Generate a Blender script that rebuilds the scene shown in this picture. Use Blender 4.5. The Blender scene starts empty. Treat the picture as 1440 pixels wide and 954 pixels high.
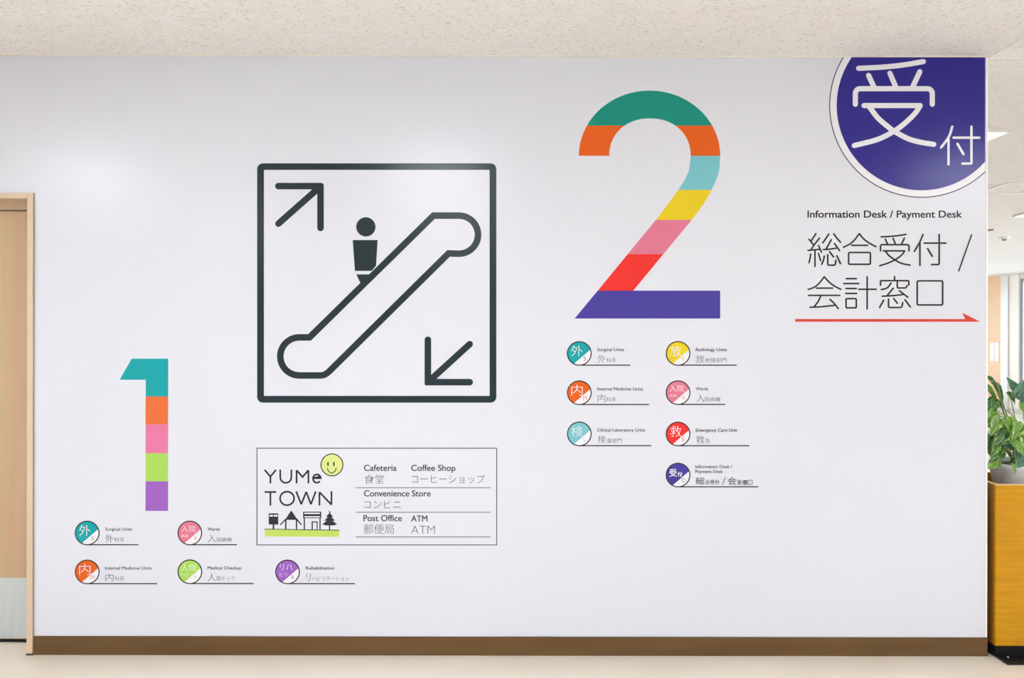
import bpy, bmesh, math, random
from mathutils import Vector, Matrix

# ------------------------------------------------------------------ camera
scene = bpy.context.scene
col = scene.collection
D = 4.0                      # camera distance to the sign wall (m)
F = 1250.0                   # focal length in pixels of the 1440 px frame
CAMZ = 1.424
ROLL = 0.0015
cam_d = bpy.data.cameras.new('camera'); cam = bpy.data.objects.new('camera', cam_d); col.objects.link(cam)
cam.location = (0, -D, CAMZ)
cam.rotation_euler = (Matrix.Rotation(math.pi/2, 3, 'X') @ Matrix.Rotation(ROLL, 3, 'Z')).to_euler()
cam_d.sensor_width = 36.0; cam_d.lens = 36.0*F/1440.0
cam_d.clip_start = 0.05; cam_d.clip_end = 200
scene.camera = cam

# ------------------------------------------------------------------ world, exposure
world = bpy.data.worlds.new('world'); scene.world = world; world.use_nodes = True
wn = world.node_tree; wn.nodes.clear()
bg = wn.nodes.new('ShaderNodeBackground'); wo = wn.nodes.new('ShaderNodeOutputWorld')
bg.inputs[0].default_value = (0.83, 0.91, 1.03, 1); bg.inputs[1].default_value = 7.0
wn.links.new(bg.outputs[0], wo.inputs[0])
LAMP = 33.0                  # radiance of the ceiling light diffusers
LAMP_COL = (0.86, 0.92, 1.04)
scene.view_settings.view_transform = 'Standard'; scene.view_settings.look = 'None'
scene.view_settings.gamma = 1.0; scene.view_settings.use_curve_mapping = False
scene.view_settings.exposure = 0.18
scene.cycles.use_denoising = True
scene.cycles.max_bounces = 10; scene.cycles.diffuse_bounces = 6; scene.cycles.glossy_bounces = 5
scene.cycles.transparent_max_bounces = 12
scene.cycles.sample_clamp_indirect = 8.0

# ------------------------------------------------------------------ helpers
def P(x, y, Y=0.0):
    """pixel of the photograph -> point on the plane at depth Y"""
    s = (D+Y)/F; dx = (x-720)*s; dy = (477-y)*s
    return Vector((dx*math.cos(ROLL)-dy*math.sin(ROLL), Y, CAMZ+dx*math.sin(ROLL)+dy*math.cos(ROLL)))
def lin(c):
    c /= 255.0
    return c/12.92 if c <= 0.04045 else ((c+0.055)/1.055)**2.4
def rgb(r, g, b, k=1.0): return (min(1, lin(r)*k), min(1, lin(g)*k), min(1, lin(b)*k), 1)

def mat(name, color, rough=0.5, metal=0.0, spec=0.5):
    m = bpy.data.materials.new(name); m.use_nodes = True
    b = m.node_tree.nodes['Principled BSDF']
    b.inputs['Base Color'].default_value = color; b.inputs['Roughness'].default_value = rough
    b.inputs['Metallic'].default_value = metal; b.inputs['Specular IOR Level'].default_value = spec
    return m
def nodes(m): return m.node_tree.nodes, m.node_tree.links, m.node_tree.nodes['Principled BSDF']
def noise_mat(name, c1, c2, scale=(1, 1, 1), nscale=5.0, detail=4.0, lo=0.35, hi=0.65, rough=0.5, spec=0.5, bump=0.0, dist=0.0):
    m = mat(name, c1, rough, 0, spec); N, L, b = nodes(m)
    tc = N.new('ShaderNodeTexCoord'); mp = N.new('ShaderNodeMapping'); mp.inputs['Scale'].default_value = scale
    no = N.new('ShaderNodeTexNoise'); no.inputs['Scale'].default_value = nscale; no.inputs['Detail'].default_value = detail
    no.inputs['Distortion'].default_value = dist
    cr = N.new('ShaderNodeValToRGB')
    cr.color_ramp.elements[0].position = lo; cr.color_ramp.elements[0].color = c1
    cr.color_ramp.elements[1].position = hi; cr.color_ramp.elements[1].color = c2
    L.new(tc.outputs['Object'], mp.inputs[0]); L.new(mp.outputs[0], no.inputs[0]); L.new(no.outputs[0], cr.inputs[0]); L.new(cr.outputs[0], b.inputs['Base Color'])
    if bump:
        bp = N.new('ShaderNodeBump'); bp.inputs['Strength'].default_value = bump; bp.inputs['Distance'].default_value = 0.002
        L.new(no.outputs[0], bp.inputs['Height']); L.new(bp.outputs[0], b.inputs['Normal'])
    return m

def mesh_obj(name, bm, m, parent=None, smooth=False):
    me = bpy.data.meshes.new(name)
    bmesh.ops.recalc_face_normals(bm, faces=bm.faces) if name != 'text' else None
    if parent is not None:
        bmesh.ops.translate(bm, verts=bm.verts, vec=-world_loc(parent))
    bm.to_mesh(me); bm.free()
    if smooth:
        for p in me.polygons: p.use_smooth = True
    if m is not None: me.materials.append(m)
    o = bpy.data.objects.new(name, me); col.objects.link(o)
    if parent is not None: o.parent = parent
    return o
def world_loc(o):
    v = Vector((0, 0, 0))
    while o is not None: v += o.location; o = o.parent
    return v
def thing(name, label, cat, loc, group=None):
    o = bpy.data.objects.new(name, None); col.objects.link(o); o.location = loc; o.empty_display_size = 0.1
    o['label'] = label; o['category'] = cat
    if group: o['group'] = group
    return o
def tag(o, label, cat, group=None):
    o['label'] = label; o['category'] = cat
    if group: o['group'] = group
    return o
def struct(o): o['kind'] = 'structure'; return o
def box(bm, x0, x1, y0, y1, z0, z1, bev=0.0, seg=1):
    r = bmesh.ops.create_cube(bm, size=1.0)
    for v in r['verts']:
        v.co = Vector((x0+(v.co.x+.5)*(x1-x0), y0+(v.co.y+.5)*(y1-y0), z0+(v.co.z+.5)*(z1-z0)))
    if bev:
        es = list({e for v in r['verts'] for e in v.link_edges})
        bmesh.ops.bevel(bm, geom=es, offset=bev, segments=seg, affect='EDGES', profile=0.5)
def boxes(name, lst, m, parent=None, bev=0.0):
    bm = bmesh.new()
    for b in lst: box(bm, *b, bev=bev)
    return mesh_obj(name, bm, m, parent)

# ------------------------------------------------------------------ materials
M = {}
# printed film: the base tint of the photograph's wall is a cool white
M['film'] = noise_mat('white_wall_film', rgb(207, 208, 216), rgb(210, 211, 219), nscale=0.6, detail=1, rough=0.25, spec=0.45)
M['film_white'] = mat('white_print', rgb(220, 218, 223), 0.3)
M['paint'] = mat('white_paint', rgb(209, 210, 218), 0.25, 0, 0.45)
M['hall_paint'] = mat('hall_paint', rgb(232, 228, 220), 0.7)
M['joint'] = mat('ceiling_joint', rgb(150, 138, 124), 0.8)
M['trim'] = mat('pale_trim', rgb(222, 214, 202), 0.5)
M['bead'] = mat('white_corner_bead', rgb(245, 242, 242), 0.35)
def wood(name, c1, c2, c3, axis='Z', sc=26.0, rough=0.42):
    m = mat(name, c1, rough); N, L, b = nodes(m)
    tc = N.new('ShaderNodeTexCoord'); mp = N.new('ShaderNodeMapping')
    s = {'Z': (1, 1, 0.03), 'X': (0.03, 1, 1)}[axis]; mp.inputs['Scale'].default_value = s
    n1 = N.new('ShaderNodeTexNoise'); n1.inputs['Scale'].default_value = sc; n1.inputs['Detail'].default_value = 6
    n1.inputs['Distortion'].default_value = 0.15
    mp2 = N.new('ShaderNodeMapping'); mp2.inputs['Scale'].default_value = tuple(a*0.28 if a == 1 else a for a in s)
    n2 = N.new('ShaderNodeTexNoise'); n2.inputs['Scale'].default_value = sc; n2.inputs['Detail'].default_value = 2
    c = N.new('ShaderNodeValToRGB'); c.color_ramp.elements[0].position = .3; c.color_ramp.elements[0].color = c1
    c.color_ramp.elements[1].position = .7; c.color_ramp.elements[1].color = c2
    mx = N.new('ShaderNodeMix'); mx.data_type = 'RGBA'; mx.inputs[7].default_value = c3
    mr = N.new('ShaderNodeMapRange'); mr.inputs[1].default_value = .45; mr.inputs[2].default_value = .7; mr.inputs[4].default_value = .8
    L.new(tc.outputs['Object'], mp.inputs[0]); L.new(tc.outputs['Object'], mp2.inputs[0])
    L.new(mp.outputs[0], n1.inputs[0]); L.new(mp2.outputs[0], n2.inputs[0]); L.new(n1.outputs[0], c.inputs[0])
    L.new(c.outputs[0], mx.inputs[6]); L.new(n2.outputs[0], mr.inputs[0]); L.new(mr.outputs[0], mx.inputs[0])
    L.new(mx.outputs[2], b.inputs['Base Color'])
    return m
M['door'] = wood('door_veneer', rgb(198, 174, 136), rgb(189, 163, 124), rgb(196, 158, 130))
M['frame'] = wood('frame_wood', rgb(208, 188, 160), rgb(200, 177, 148), rgb(206, 178, 154))
M['steel'] = noise_mat('brushed_steel', rgb(206, 214, 216), rgb(196, 205, 206), (60, 1, 1), 6, 3, rough=0.38); nodes(M['steel'])[2].inputs['Metallic'].default_value = 0.45
M['dark'] = mat('dark_gap', rgb(52, 46, 40), 0.7)
M['base'] = noise_mat('brown_skirting', rgb(102, 75, 43), rgb(92, 66, 37), (0.6, 1, 5), 3.0, 3, rough=0.45, spec=0.3)

# golden cabinet wood with knots
m = mat('golden_knotty_wood', rgb(205, 145, 28), 0.3); N, L, b = nodes(m)
tc = N.new('ShaderNodeTexCoord'); mp = N.new('ShaderNodeMapping'); mp.inputs['Scale'].default_value = (1.0, 1.0, 16)
n1 = N.new('ShaderNodeTexNoise'); n1.inputs['Scale'].default_value = 4; n1.inputs['Detail'].default_value = 6; n1.inputs['Distortion'].default_value = .25
c = N.new('ShaderNodeValToRGB'); c.color_ramp.elements[0].position = .3; c.color_ramp.elements[0].color = rgb(180, 126, 0)
c.color_ramp.elements[1].position = .7; c.color_ramp.elements[1].color = rgb(198, 142, 4)
vo = N.new('ShaderNodeTexVoronoi'); vo.inputs['Scale'].default_value = 1.0; mp3 = N.new('ShaderNodeMapping'); mp3.inputs['Scale'].default_value = (4.5, 4.5, 6.0)
mr = N.new('ShaderNodeMapRange'); mr.inputs[1].default_value = .03; mr.inputs[2].default_value = .19; mr.inputs[3].default_value = .75; mr.inputs[4].default_value = 0
mx = N.new('ShaderNodeMix'); mx.data_type = 'RGBA'; mx.inputs[7].default_value = rgb(160, 96, 8)
L.new(tc.outputs['Object'], mp.inputs[0]); L.new(mp.outputs[0], n1.inputs[0]); L.new(n1.outputs[0], c.inputs[0]); L.new(c.outputs[0], mx.inputs[6])
L.new(tc.outputs['Object'], mp3.inputs[0]); L.new(mp3.outputs[0], vo.inputs['Vector']); L.new(vo.outputs['Distance'], mr.inputs[0]); L.new(mr.outputs[0], mx.inputs[0])
L.new(mx.outputs[2], b.inputs['Base Color']); b.inputs['Specular IOR Level'].default_value = .3; M['gold'] = m
M['side'] = mat('shaded_cabinet_side', rgb(150, 92, 16), 0.4)  # shade of the narrow gap beside the wall end put into the colour
M['edge'] = mat('pale_edge_band', rgb(214, 178, 128), 0.5)
M['black'] = mat('black_laminate', rgb(10, 10, 12), 0.3, 0, .3)
M['bolt'] = mat('bolt_metal', rgb(150, 150, 150), 0.35, 1.0)
M['pot'] = noise_mat('white_pot_glaze', rgb(236, 238, 236), rgb(224, 227, 226), nscale=9, rough=0.35)
M['soil'] = noise_mat('potting_soil', rgb(58, 44, 32), rgb(34, 26, 20), nscale=60, rough=0.9)
M['stem'] = mat('plant_stem', rgb(120, 140, 60), 0.5)
# ceiling: fissured mineral board
m = mat('mineral_ceiling', rgb(222, 214, 202), 0.9, spec=0.2); N, L, b = nodes(m)
tc = N.new('ShaderNodeTexCoord')
def flecks(scale, ns, lo, hi, k):
    mp = N.new('ShaderNodeMapping'); mp.inputs['Scale'].default_value = scale
    n = N.new('ShaderNodeTexNoise'); n.inputs['Scale'].default_value = ns; n.inputs['Detail'].default_value = 3; n.inputs['Roughness'].default_value = .6
    r = N.new('ShaderNodeMapRange'); r.inputs[1].default_value = lo; r.inputs[2].default_value = hi; r.inputs[4].default_value = k
    L.new(tc.outputs['Object'], mp.inputs[0]); L.new(mp.outputs[0], n.inputs[0]); L.new(n.outputs[0], r.inputs[0]); return r
f1 = flecks((0.55, 1, 1), 80, .57, .70, 0.62); f2 = flecks((0.6, 1, 1), 190, .56, .72, 0.4); f3 = flecks((1, 1, 1), 10, .3, .7, 0.10)
ad = N.new('ShaderNodeMath'); ad.operation = 'ADD'; ad.use_clamp = True; ad2 = N.new('ShaderNodeMath'); ad2.operation = 'ADD'; ad2.use_clamp = True
mx = N.new('ShaderNodeMix'); mx.data_type = 'RGBA'; mx.inputs[6].default_value = rgb(233, 229, 225); mx.inputs[7].default_value = rgb(166, 152, 136)
L.new(f1.outputs[0], ad.inputs[0]); L.new(f2.outputs[0], ad.inputs[1]); L.new(ad.outputs[0], ad2.inputs[0]); L.new(f3.outputs[0], ad2.inputs[1])
L.new(ad2.outputs[0], mx.inputs[0]); L.new(mx.outputs[2], b.inputs['Base Color'])
bp = N.new('ShaderNodeBump'); bp.invert = True; bp.inputs['Strength'].default_value = .35; bp.inputs['Distance'].default_value = .002
L.new(ad.outputs[0], bp.inputs['Height']); L.new(bp.outputs[0], b.inputs['Normal']); M['ceiling'] = m
M['floor'] = noise_mat('cream_vinyl_floor', rgb(234, 224, 207), rgb(228, 217, 199), (1, 1, 1), 2.2, 5, .3, .7, rough=0.22, spec=0.5)
M['peach'] = mat('peach_wall', rgb(246, 204, 160), 0.6)
M['glare_pale'] = mat('glare_paled_panel', rgb(252, 246, 238), 0.6)  # peach wall paled: the window's bloom is put into the colour
M['metal_white'] = mat('white_enamel', rgb(232, 230, 226), 0.4)
M['grey_frame'] = mat('grey_window_frame', rgb(160, 166, 176), 0.4)
M['paper'] = mat('white_paper', rgb(246, 246, 248), 0.6)
M['maroon'] = mat('maroon_plastic', rgb(150, 100, 92), 0.5)
m = bpy.data.materials.new('light_diffuser'); m.use_nodes = True; N = m.node_tree.nodes; N.clear()
em = N.new('ShaderNodeEmission'); em.inputs[0].default_value = (*LAMP_COL, 1); em.inputs[1].default_value = LAMP
ou = N.new('ShaderNodeOutputMaterial'); m.node_tree.links.new(em.outputs[0], ou.inputs[0]); M['lamp'] = m
m = bpy.data.materials.new('window_glass'); m.use_nodes = True; N = m.node_tree.nodes; N.clear(); L = m.node_tree.links
tr = N.new('ShaderNodeBsdfTransparent'); tr.inputs[0].default_value = (.96, .98, .98, 1); gl = N.new('ShaderNodeBsdfGlossy'); gl.inputs['Roughness'].default_value = .02
fr = N.new('ShaderNodeFresnel'); mi = N.new('ShaderNodeMixShader'); ou = N.new('ShaderNodeOutputMaterial')
L.new(fr.outputs[0], mi.inputs[0]); L.new(tr.outputs[0], mi.inputs[1]); L.new(gl.outputs[0], mi.inputs[2]); L.new(mi.outputs[0], ou.inputs[0]); M['glass'] = m

PRINT = {}
def ink(name, r, g, b, k=1.0, rough=0.27):
    if name not in PRINT: PRINT[name] = mat('print_'+name, rgb(r, g, b, k*0.76), rough, spec=0.3)
    return PRINT[name]

# ------------------------------------------------------------------ structure
CEIL = 2.699; XE = P(1387.5, 477).x; XD = P(47.8, 600).x; ZD = P(47.8, 272).z
DL = XD-1.25                                    # left side of the door surround
struct(boxes('floor', [(-5.2, 10.0, -9.2, 16.2, -0.12, 0.0)], M['floor']))
ceiling = struct(boxes('ceiling', [(-5.2, XE+0.012, -9.2, 16.2, CEIL, CEIL+0.12), (XE+0.015, 10.0, -9.2, 0.05, CEIL, CEIL+0.12), (XE+0.015, 10.0, 0.057, 16.2, CEIL, CEIL+0.12)], M['ceiling']))
boxes('joint', [(XE+0.005, 10.0, 0.045, 0.06, CEIL+0.004, CEIL+0.02)], M['joint'], ceiling)
WT = 0.26
wf = struct(boxes('wall_front', [(-5.2, DL, 0.001, WT, 0, CEIL), (DL, XD, 0.001, WT, ZD, CEIL), (XD, XE, 0.001, WT, 0, CEIL)], M['paint']))
seams = [52, 353, 715, 1077, 1386]
for i in range(4):
    x0 = P(seams[i], 477).x; x1 = P(seams[i+1], 477).x-0.0001
    zb = P(700, [895.6, 896.2, 895.2, 896][i]).z
    boxes('wall_panel', [(x0, x1, 0.0, 0.0012, zb, CEIL-0.004)], M['film'], wf)
struct(boxes('baseboard_front', [(XD+0.001, XE+0.004, -0.006, 0.0008, 0, P(720, 895.7).z)], M['base'], bev=0.0012))
struct(boxes('baseboard_left', [(-5.2, DL-0.001, -0.006, 0.0008, 0, P(720, 895.7).z)], M['base']))
bm = bmesh.new(); box(bm, -5.2, XE+0.012, -0.008, 0.0, CEIL-0.0045, CEIL); struct(mesh_obj('trim_1', bm, M['trim']))
bm = bmesh.new(); box(bm, XE-0.0035, XE+0.0035, -0.003, 0.008, P(720, 895.7).z, CEIL-0.0045, bev=0.0025, seg=3); struct(mesh_obj('trim_2', bm, M['bead']))

# the room around
struct(boxes('wall_back', [(-5.2, 10.0, -9.2, -9.0, 0, CEIL)], M['hall_paint']))
XR = 9.8; zs0, zs1 = 0.12, 2.60
WN = [0]
def glazed_wall(name, axis, face, thick, a0, a1, wins):
    """a wall along X or Y with framed glazing; face = inner plane, thick signed outwards"""
    def bx(u0, u1, t0, t1, z0, z1):
        t0, t1 = sorted((face+t0*thick, face+t1*thick))
        return (u0, u1, t0, t1, z0, z1) if axis == 'X' else (t0, t1, u0, u1, z0, z1)
    wins = sorted(wins); lst = []; u = a0
    for a, b in wins:
        lst += [bx(u, a, 0, 1, 0, CEIL), bx(a, b, 0, 1, 0, zs0), bx(a, b, 0, 1, zs1, CEIL)]; u = b
    lst.append(bx(u, a1, 0, 1, 0, CEIL))
    wall = struct(boxes(name, lst, M['hall_paint']))
    for a, b in reversed(wins):
        WN[0] += 1
        wfr = struct(boxes('window_%d' % WN[0], [bx(a, b, .1, .4, zs0, zs0+.05), bx(a, b, .1, .4, zs1-.05, zs1), bx(a, a+.05, .1, .4, zs0+.05, zs1-.05), bx(b-.05, b, .1, .4, zs0+.05, zs1-.05)], M['grey_frame']))  # some of these windows are unseen ones added for daylight
        n = 3
        for j in range(n):
            y0 = a+.05+j*(b-a-.1)/n; y1 = y0+(b-a-.1)/n
            if j: boxes('mullion', [bx(y0-.02, y0+.02, .15, .35, zs0+.05, zs1-.05)], M['grey_frame'], wfr)
            boxes('pane', [bx(y0+.021, y1-.021, .22, .26, zs0+.05, zs1-.05)], M['glass'], wfr)
    return wall
wright = glazed_wall('wall_right', 'Y', XR, 0.2, -9.0, 16.0, [(10.15, 13.15), (6.6, 9.6), (3.05, 6.05), (-4.0, -1.0), (-7.5, -4.5)])  # last two windows are unseen, added as daylight for the lobby
glazed_wall('wall_left', 'Y', -5.0, -0.2, -9.0, 16.0, [(-4.3, -1.7)])  # unseen window added for daylight from the left
glazed_wall('wall_far', 'X', 16.0, 0.2, -5.0, 9.8, [(6.3, 9.5), (2.6, 5.8), (-1.1, 2.1)])  # unseen glazing added to brighten the peach wall and hall
boxes('peach_panel', [(XR-0.012, XR-0.0005, 13.78, 16.0, 0.08, CEIL-0.001)], M['peach'], wright)
boxes('pilaster', [(XR-0.03, XR-0.0005, 13.52, 13.775, 0.0, CEIL-0.001)], M['metal_white'], wright)
boxes('reveal_panel', [(XR-0.012, XR-0.0005, 13.17, 13.515, 0.08, CEIL-0.001)], M['glare_pale'], wright)

# ------------------------------------------------------------------ door
dr = bpy.data.objects.new('door_1', None); col.objects.link(dr); dr.location = ((XD+DL)/2, 0.1, 0); struct(dr)
fw = 0.0275
fr = boxes('door_frame', [(XD-fw, XD-.0015, -0.010, WT, 0, ZD), (DL, DL+fw, -0.010, WT, 0, ZD), (DL+fw, XD-fw, -0.010, WT, ZD-0.0245, ZD)], M['frame'], dr, bev=0.001)
boxes('jamb_foot', [(XD-fw-0.001, XD-.0005, -0.0115, 0.05, 0, 0.008)], M['dark'], fr)
boxes('frame_gap', [(XD-.0015, XD+.0008, -0.004, 0.0, 0, ZD+0.001)], M['joint'], fr)
boxes('door_track', [(DL+fw, XD-fw, 0.142, WT, ZD-0.052, ZD-0.0245), (DL+fw, XD-fw, 0.138, WT, ZD-0.034, ZD-0.0245)], M['frame'], dr)
YD = 0.172
zk = P(20, 813, YD).z
leaf = boxes('door_leaf', [(DL+fw+0.002, XD-fw-0.001, YD, YD+0.04, 0.012, ZD-0.056)], M['door'], dr)
boxes('kick_plate', [(DL+fw+0.03, XD-fw-0.0015, YD-0.0015, YD, 0.016, zk)], M['steel'], leaf)
boxes('threshold', [(DL+fw, XD-fw, YD-0.012, YD+0.06, 0.0, 0.0025)], M['dark'], dr)
boxes('door_pull', [(DL+fw+0.08, DL+fw+0.11, YD-0.04, YD-0.02, 0.8, 1.3), (DL+fw+0.085, DL+fw+0.105, YD-0.021, YD, 0.85, 0.88), (DL+fw+0.085, DL+fw+0.105, YD-0.021, YD, 1.22, 1.25)], M['steel'], leaf)

# ------------------------------------------------------------------ flat graphics
def fillet(pts, closed=False):
    """pts (x, y[, r]) -> polyline with rounded corners where r is given"""
    out = []; n = len(pts)
    for i, p in enumerate(pts):
        if len(p) < 3 or (not closed and i in (0, n-1)): out.append(Vector(p[:2])); continue
        c = Vector(p[:2]); a = (Vector(pts[i-1][:2])-c).normalized(); b = (Vector(pts[(i+1) % n][:2])-c).normalized()
        ang = a.angle(b); t = p[2]/math.tan(ang/2); ctr = c+(a+b).normalized()*(p[2]/math.sin(ang/2))
        s = c+a*t-ctr; e = c+b*t-ctr; a0 = math.atan2(s.y, s.x); d = math.atan2(s.x*e.y-s.y*e.x, s.dot(e))
        for k in range(7):
            q = a0+d*k/6; out.append(ctr+Vector((math.cos(q), math.sin(q)))*p[2])
    return out
def smooth(pts, n=6):
    p = [Vector(q[:2]) for q in pts]; p = [2*p[0]-p[1]]+p+[2*p[-1]-p[-2]]; out = []
    for i in range(1, len(p)-2):
        for k in range(n):
            t = k/n; a, b, c, d = p[i-1:i+3]
            out.append(0.5*((2*b)+(c-a)*t+(2*a-5*b+4*c-d)*t*t+(3*b-a-3*c+d)*t**3))
    return out+[p[-2]]
def arc(cx, cy, rx, ry, a0, a1, n=24):
    return [(cx+rx*math.cos(math.radians(a0+(a1-a0)*k/n)), cy-ry*math.sin(math.radians(a0+(a1-a0)*k/n))) for k in range(n+1)]
def offsets(pts, w, closed):
    n = len(pts); Lp = []; Rp = []
    for i in range(n):
        if closed: a = pts[i-1]; c = pts[(i+1) % n]
        else: a = pts[max(i-1, 0)]; c = pts[min(i+1, n-1)]
        b = pts[i]; d1 = (b-a); d2 = (c-b)
        if d1.length < 1e-9: d1 = d2
        if d2.length < 1e-9: d2 = d1
        d1.normalize(); d2.normalize(); n1 = Vector((-d1.y, d1.x)); n2 = Vector((-d2.y, d2.x))
        mvec = n1+n2; mvec.normalize(); k = 1/max(0.35, mvec.dot(n1))
        Lp.append(b+mvec*k*w/2); Rp.append(b-mvec*k*w/2)
    return Lp, Rp
class Art:
    """collects flat cut-film shapes given in pixels; each shape is a thin prism on the wall face"""
    def __init__(s, base=0.0004): s.bm = bmesh.new(); s.d = base; s.step = 0.00003
    def prism(s, outline, faces=None, Yback=0.0):
        d = s.d; s.d += s.step
        fv = [s.bm.verts.new(P(p[0], p[1])+Vector((0, -d, 0))) for p in outline]
        return fv, d
    def poly(s, pts):
        pts = [Vector(p[:2]) for p in pts]; q = []
        for p in pts:
            if not q or (p-q[-1]).length > 1e-4: q.append(p)
        if (q[0]-q[-1]).length < 1e-4: q.pop()
        fv, d = s.prism(q); bv = [s.bm.verts.new(v.co+Vector((0, d-0.00005, 0))) for v in fv]
        s.bm.faces.new(fv); n = len(fv)
        for i in range(n): s.bm.faces.new((fv[i], bv[i], bv[(i+1) % n], fv[(i+1) % n]))
        return s
    def line(s, pts, w, closed=False, cap=True, taper=None):
        pts = [Vector(p[:2]) for p in pts]; q = []
        for p in pts:
            if not q or (p-q[-1]).length > 1e-4: q.append(p)
        pts = q
        if closed and (pts[0]-pts[-1]).length < 1e-4: pts.pop()
        A, B = offsets(pts, w, closed)
        if closed:
            d = s.d; s.d += s.step; n = len(pts)
            va = [s.bm.verts.new(P(p.x, p.y)+Vector((0, -d, 0))) for p in A]; vb = [s.bm.verts.new(P(p.x, p.y)+Vector((0, -d, 0))) for p in B]
            wa = [s.bm.verts.new(v.co+Vector((0, d-.00005, 0))) for v in va]; wb = [s.bm.verts.new(v.co+Vector((0, d-.00005, 0))) for v in vb]
            for i in range(n):
                j = (i+1) % n
                s.bm.faces.new((va[i], va[j], vb[j], vb[i])); s.bm.faces.new((va[i], wa[i], wa[j], va[j])); s.bm.faces.new((vb[j], wb[j], wb[i], vb[i]))
            return s
        def capp(c, d, start):
            out = []
            base = math.atan2(d.y, d.x)
            for k in range(1, 6):
                a = base+(math.pi/2-math.pi*k/6) if not start else base-math.pi/2-math.pi*k/6
                out.append(c+Vector((math.cos(a), math.sin(a)))*w/2)
            return out
        d0 = (pts[1]-pts[0]).normalized(); d1 = (pts[-1]-pts[-2]).normalized()
        out = A+(capp(pts[-1], d1, False) if cap else [])+B[::-1]+(capp(pts[0], d0, True) if cap else [])
        return s.poly(out)
    def disc(s, cx, cy, rx, ry=None, n=48): return s.poly(arc(cx, cy, rx, ry or rx, 0, 360, n)[:-1])
    def glyph(s, strokes, w, T):
        """strokes: list of (mode, pts); T maps glyph coordinates to pixels"""
        for mode, pts in strokes:
            if mode == 's': q = smooth(pts)
            elif mode == 'c': q = fillet(pts, True)
            else: q = fillet(pts)
            s.line([T(p) for p in q], w, closed=(mode == 'c'))
        return s
    def done(s, name, m, parent):
        # keep winding: prisms are closed apart from the back, recalculated in mesh_obj
        return mesh_obj(name, s.bm, m, parent)

_tc = {}; CAPH = 0.7
def raw_text(body, off=0.0):
    key = (body, off)
    if key not in _tc:
        c = bpy.data.curves.new('lettering', 'FONT'); c.body = body; c.size = 1; c.offset = off; c.resolution_u = 4
        o = bpy.data.objects.new('lettering', c); col.objects.link(o); bpy.context.view_layer.update()
        e = o.evaluated_get(bpy.context.evaluated_depsgraph_get()); me = e.to_mesh()
        _tc[key] = ([tuple(v.co) for v in me.vertices], [tuple(p.vertices) for p in me.polygons]); e.to_mesh_clear()
        bpy.data.objects.remove(o); bpy.data.curves.remove(c)
    return _tc[key]
CAPH = max(v[1] for v in raw_text('H')[0])
def text_into(bm, body, x0, x1, yb, h, off=0.0, depth=0.0006, cap=None):
    """cap None: fit the box; else h is the cap height above the baseline yb"""
    vs, fs = raw_text(body, off)
    if not vs: return
    mnx = min(v[0] for v in vs); mxx = max(v[0] for v in vs); mny = min(v[1] for v in vs); mxy = max(v[1] for v in vs)
    sx = (x1-x0)/(mxx-mnx)
    if cap: sy = h/CAPH; oy = 0.0
    else: sy = h/(mxy-mny); oy = mny
    bv = [bm.verts.new(P(x0+(v[0]-mnx)*sx, yb-(v[1]-oy)*sy)+Vector((0, -depth, 0))) for v in vs]
    for f in fs:
        try: bm.faces.new([bv[i] for i in f])
        except ValueError: pass
def text_part(name, items, m, parent, depth=0.0006):
    bm = bmesh.new()
    for it in items:
        off = it[5] if len(it) > 5 else 0.0
        # heavier lettering: shifted layers
        shifts = ((0.0, 0.0),) if off <= 0 else ((-off, off*.6), (off, off*.6), (-off, -off*.6), (off, -off*.6))
        for k, (dx, dy) in enumerate(shifts):
            text_into(bm, it[0], it[1]+dx, it[2]+dx, it[3]+dy, it[4], min(off, 0), depth+k*0.00004, cap=(it[6] if len(it) > 6 else None))
    return mesh_obj(name, bm, m, parent)
def clip(pts, x1=None, ytop=None):
    def cut(ps, inside, inter):
        out = []
        for i, p in enumerate(ps):
            q = ps[i-1]
            if inside(p):
                if not inside(q): out.append(inter(q, p))
                out.append(p)
            elif inside(q): out.append(inter(q, p))
        return out
    if x1 is not None: pts = cut(pts, lambda p: p[0] <= x1, lambda a, b: (x1, a[1]+(b[1]-a[1])*(x1-a[0])/(b[0]-a[0])))
    if ytop is not None: pts = cut(pts, lambda p: p[1] >= ytop, lambda a, b: (a[0]+(b[0]-a[0])*(ytop-a[1])/(b[1]-a[1]), ytop))
    return pts

INK = ink('charcoal_ink', 52, 45, 48, 1.0); SLATE = ink('slate_sign', 36, 52, 60, 0.9, 0.2)
TEAL = ink('teal', 0, 150, 132); TEAL2 = ink('bright_teal', 0, 172, 176); ORANGE = ink('orange', 240, 100, 12); ORANGE2 = ink('soft_orange', 240, 116, 56)
SKY = ink('light_blue', 128, 204, 214); YELLOW = ink('yellow', 244, 214, 28); PINK = ink('pink', 233, 126, 152); PINK2 = ink('bright_pink', 238, 126, 170)
RED = ink('red', 250, 48, 44); VIOLET = ink('blue_violet', 72, 62, 164); LIME = ink('lime', 176, 222, 96); PURPLE = ink('purple', 164, 100, 198)
NAVY = ink('navy', 46, 38, 146, 1.0, 0.22); ARROW = ink('arrow_red', 226, 68, 56); WHITE = M['film_white']

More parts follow.
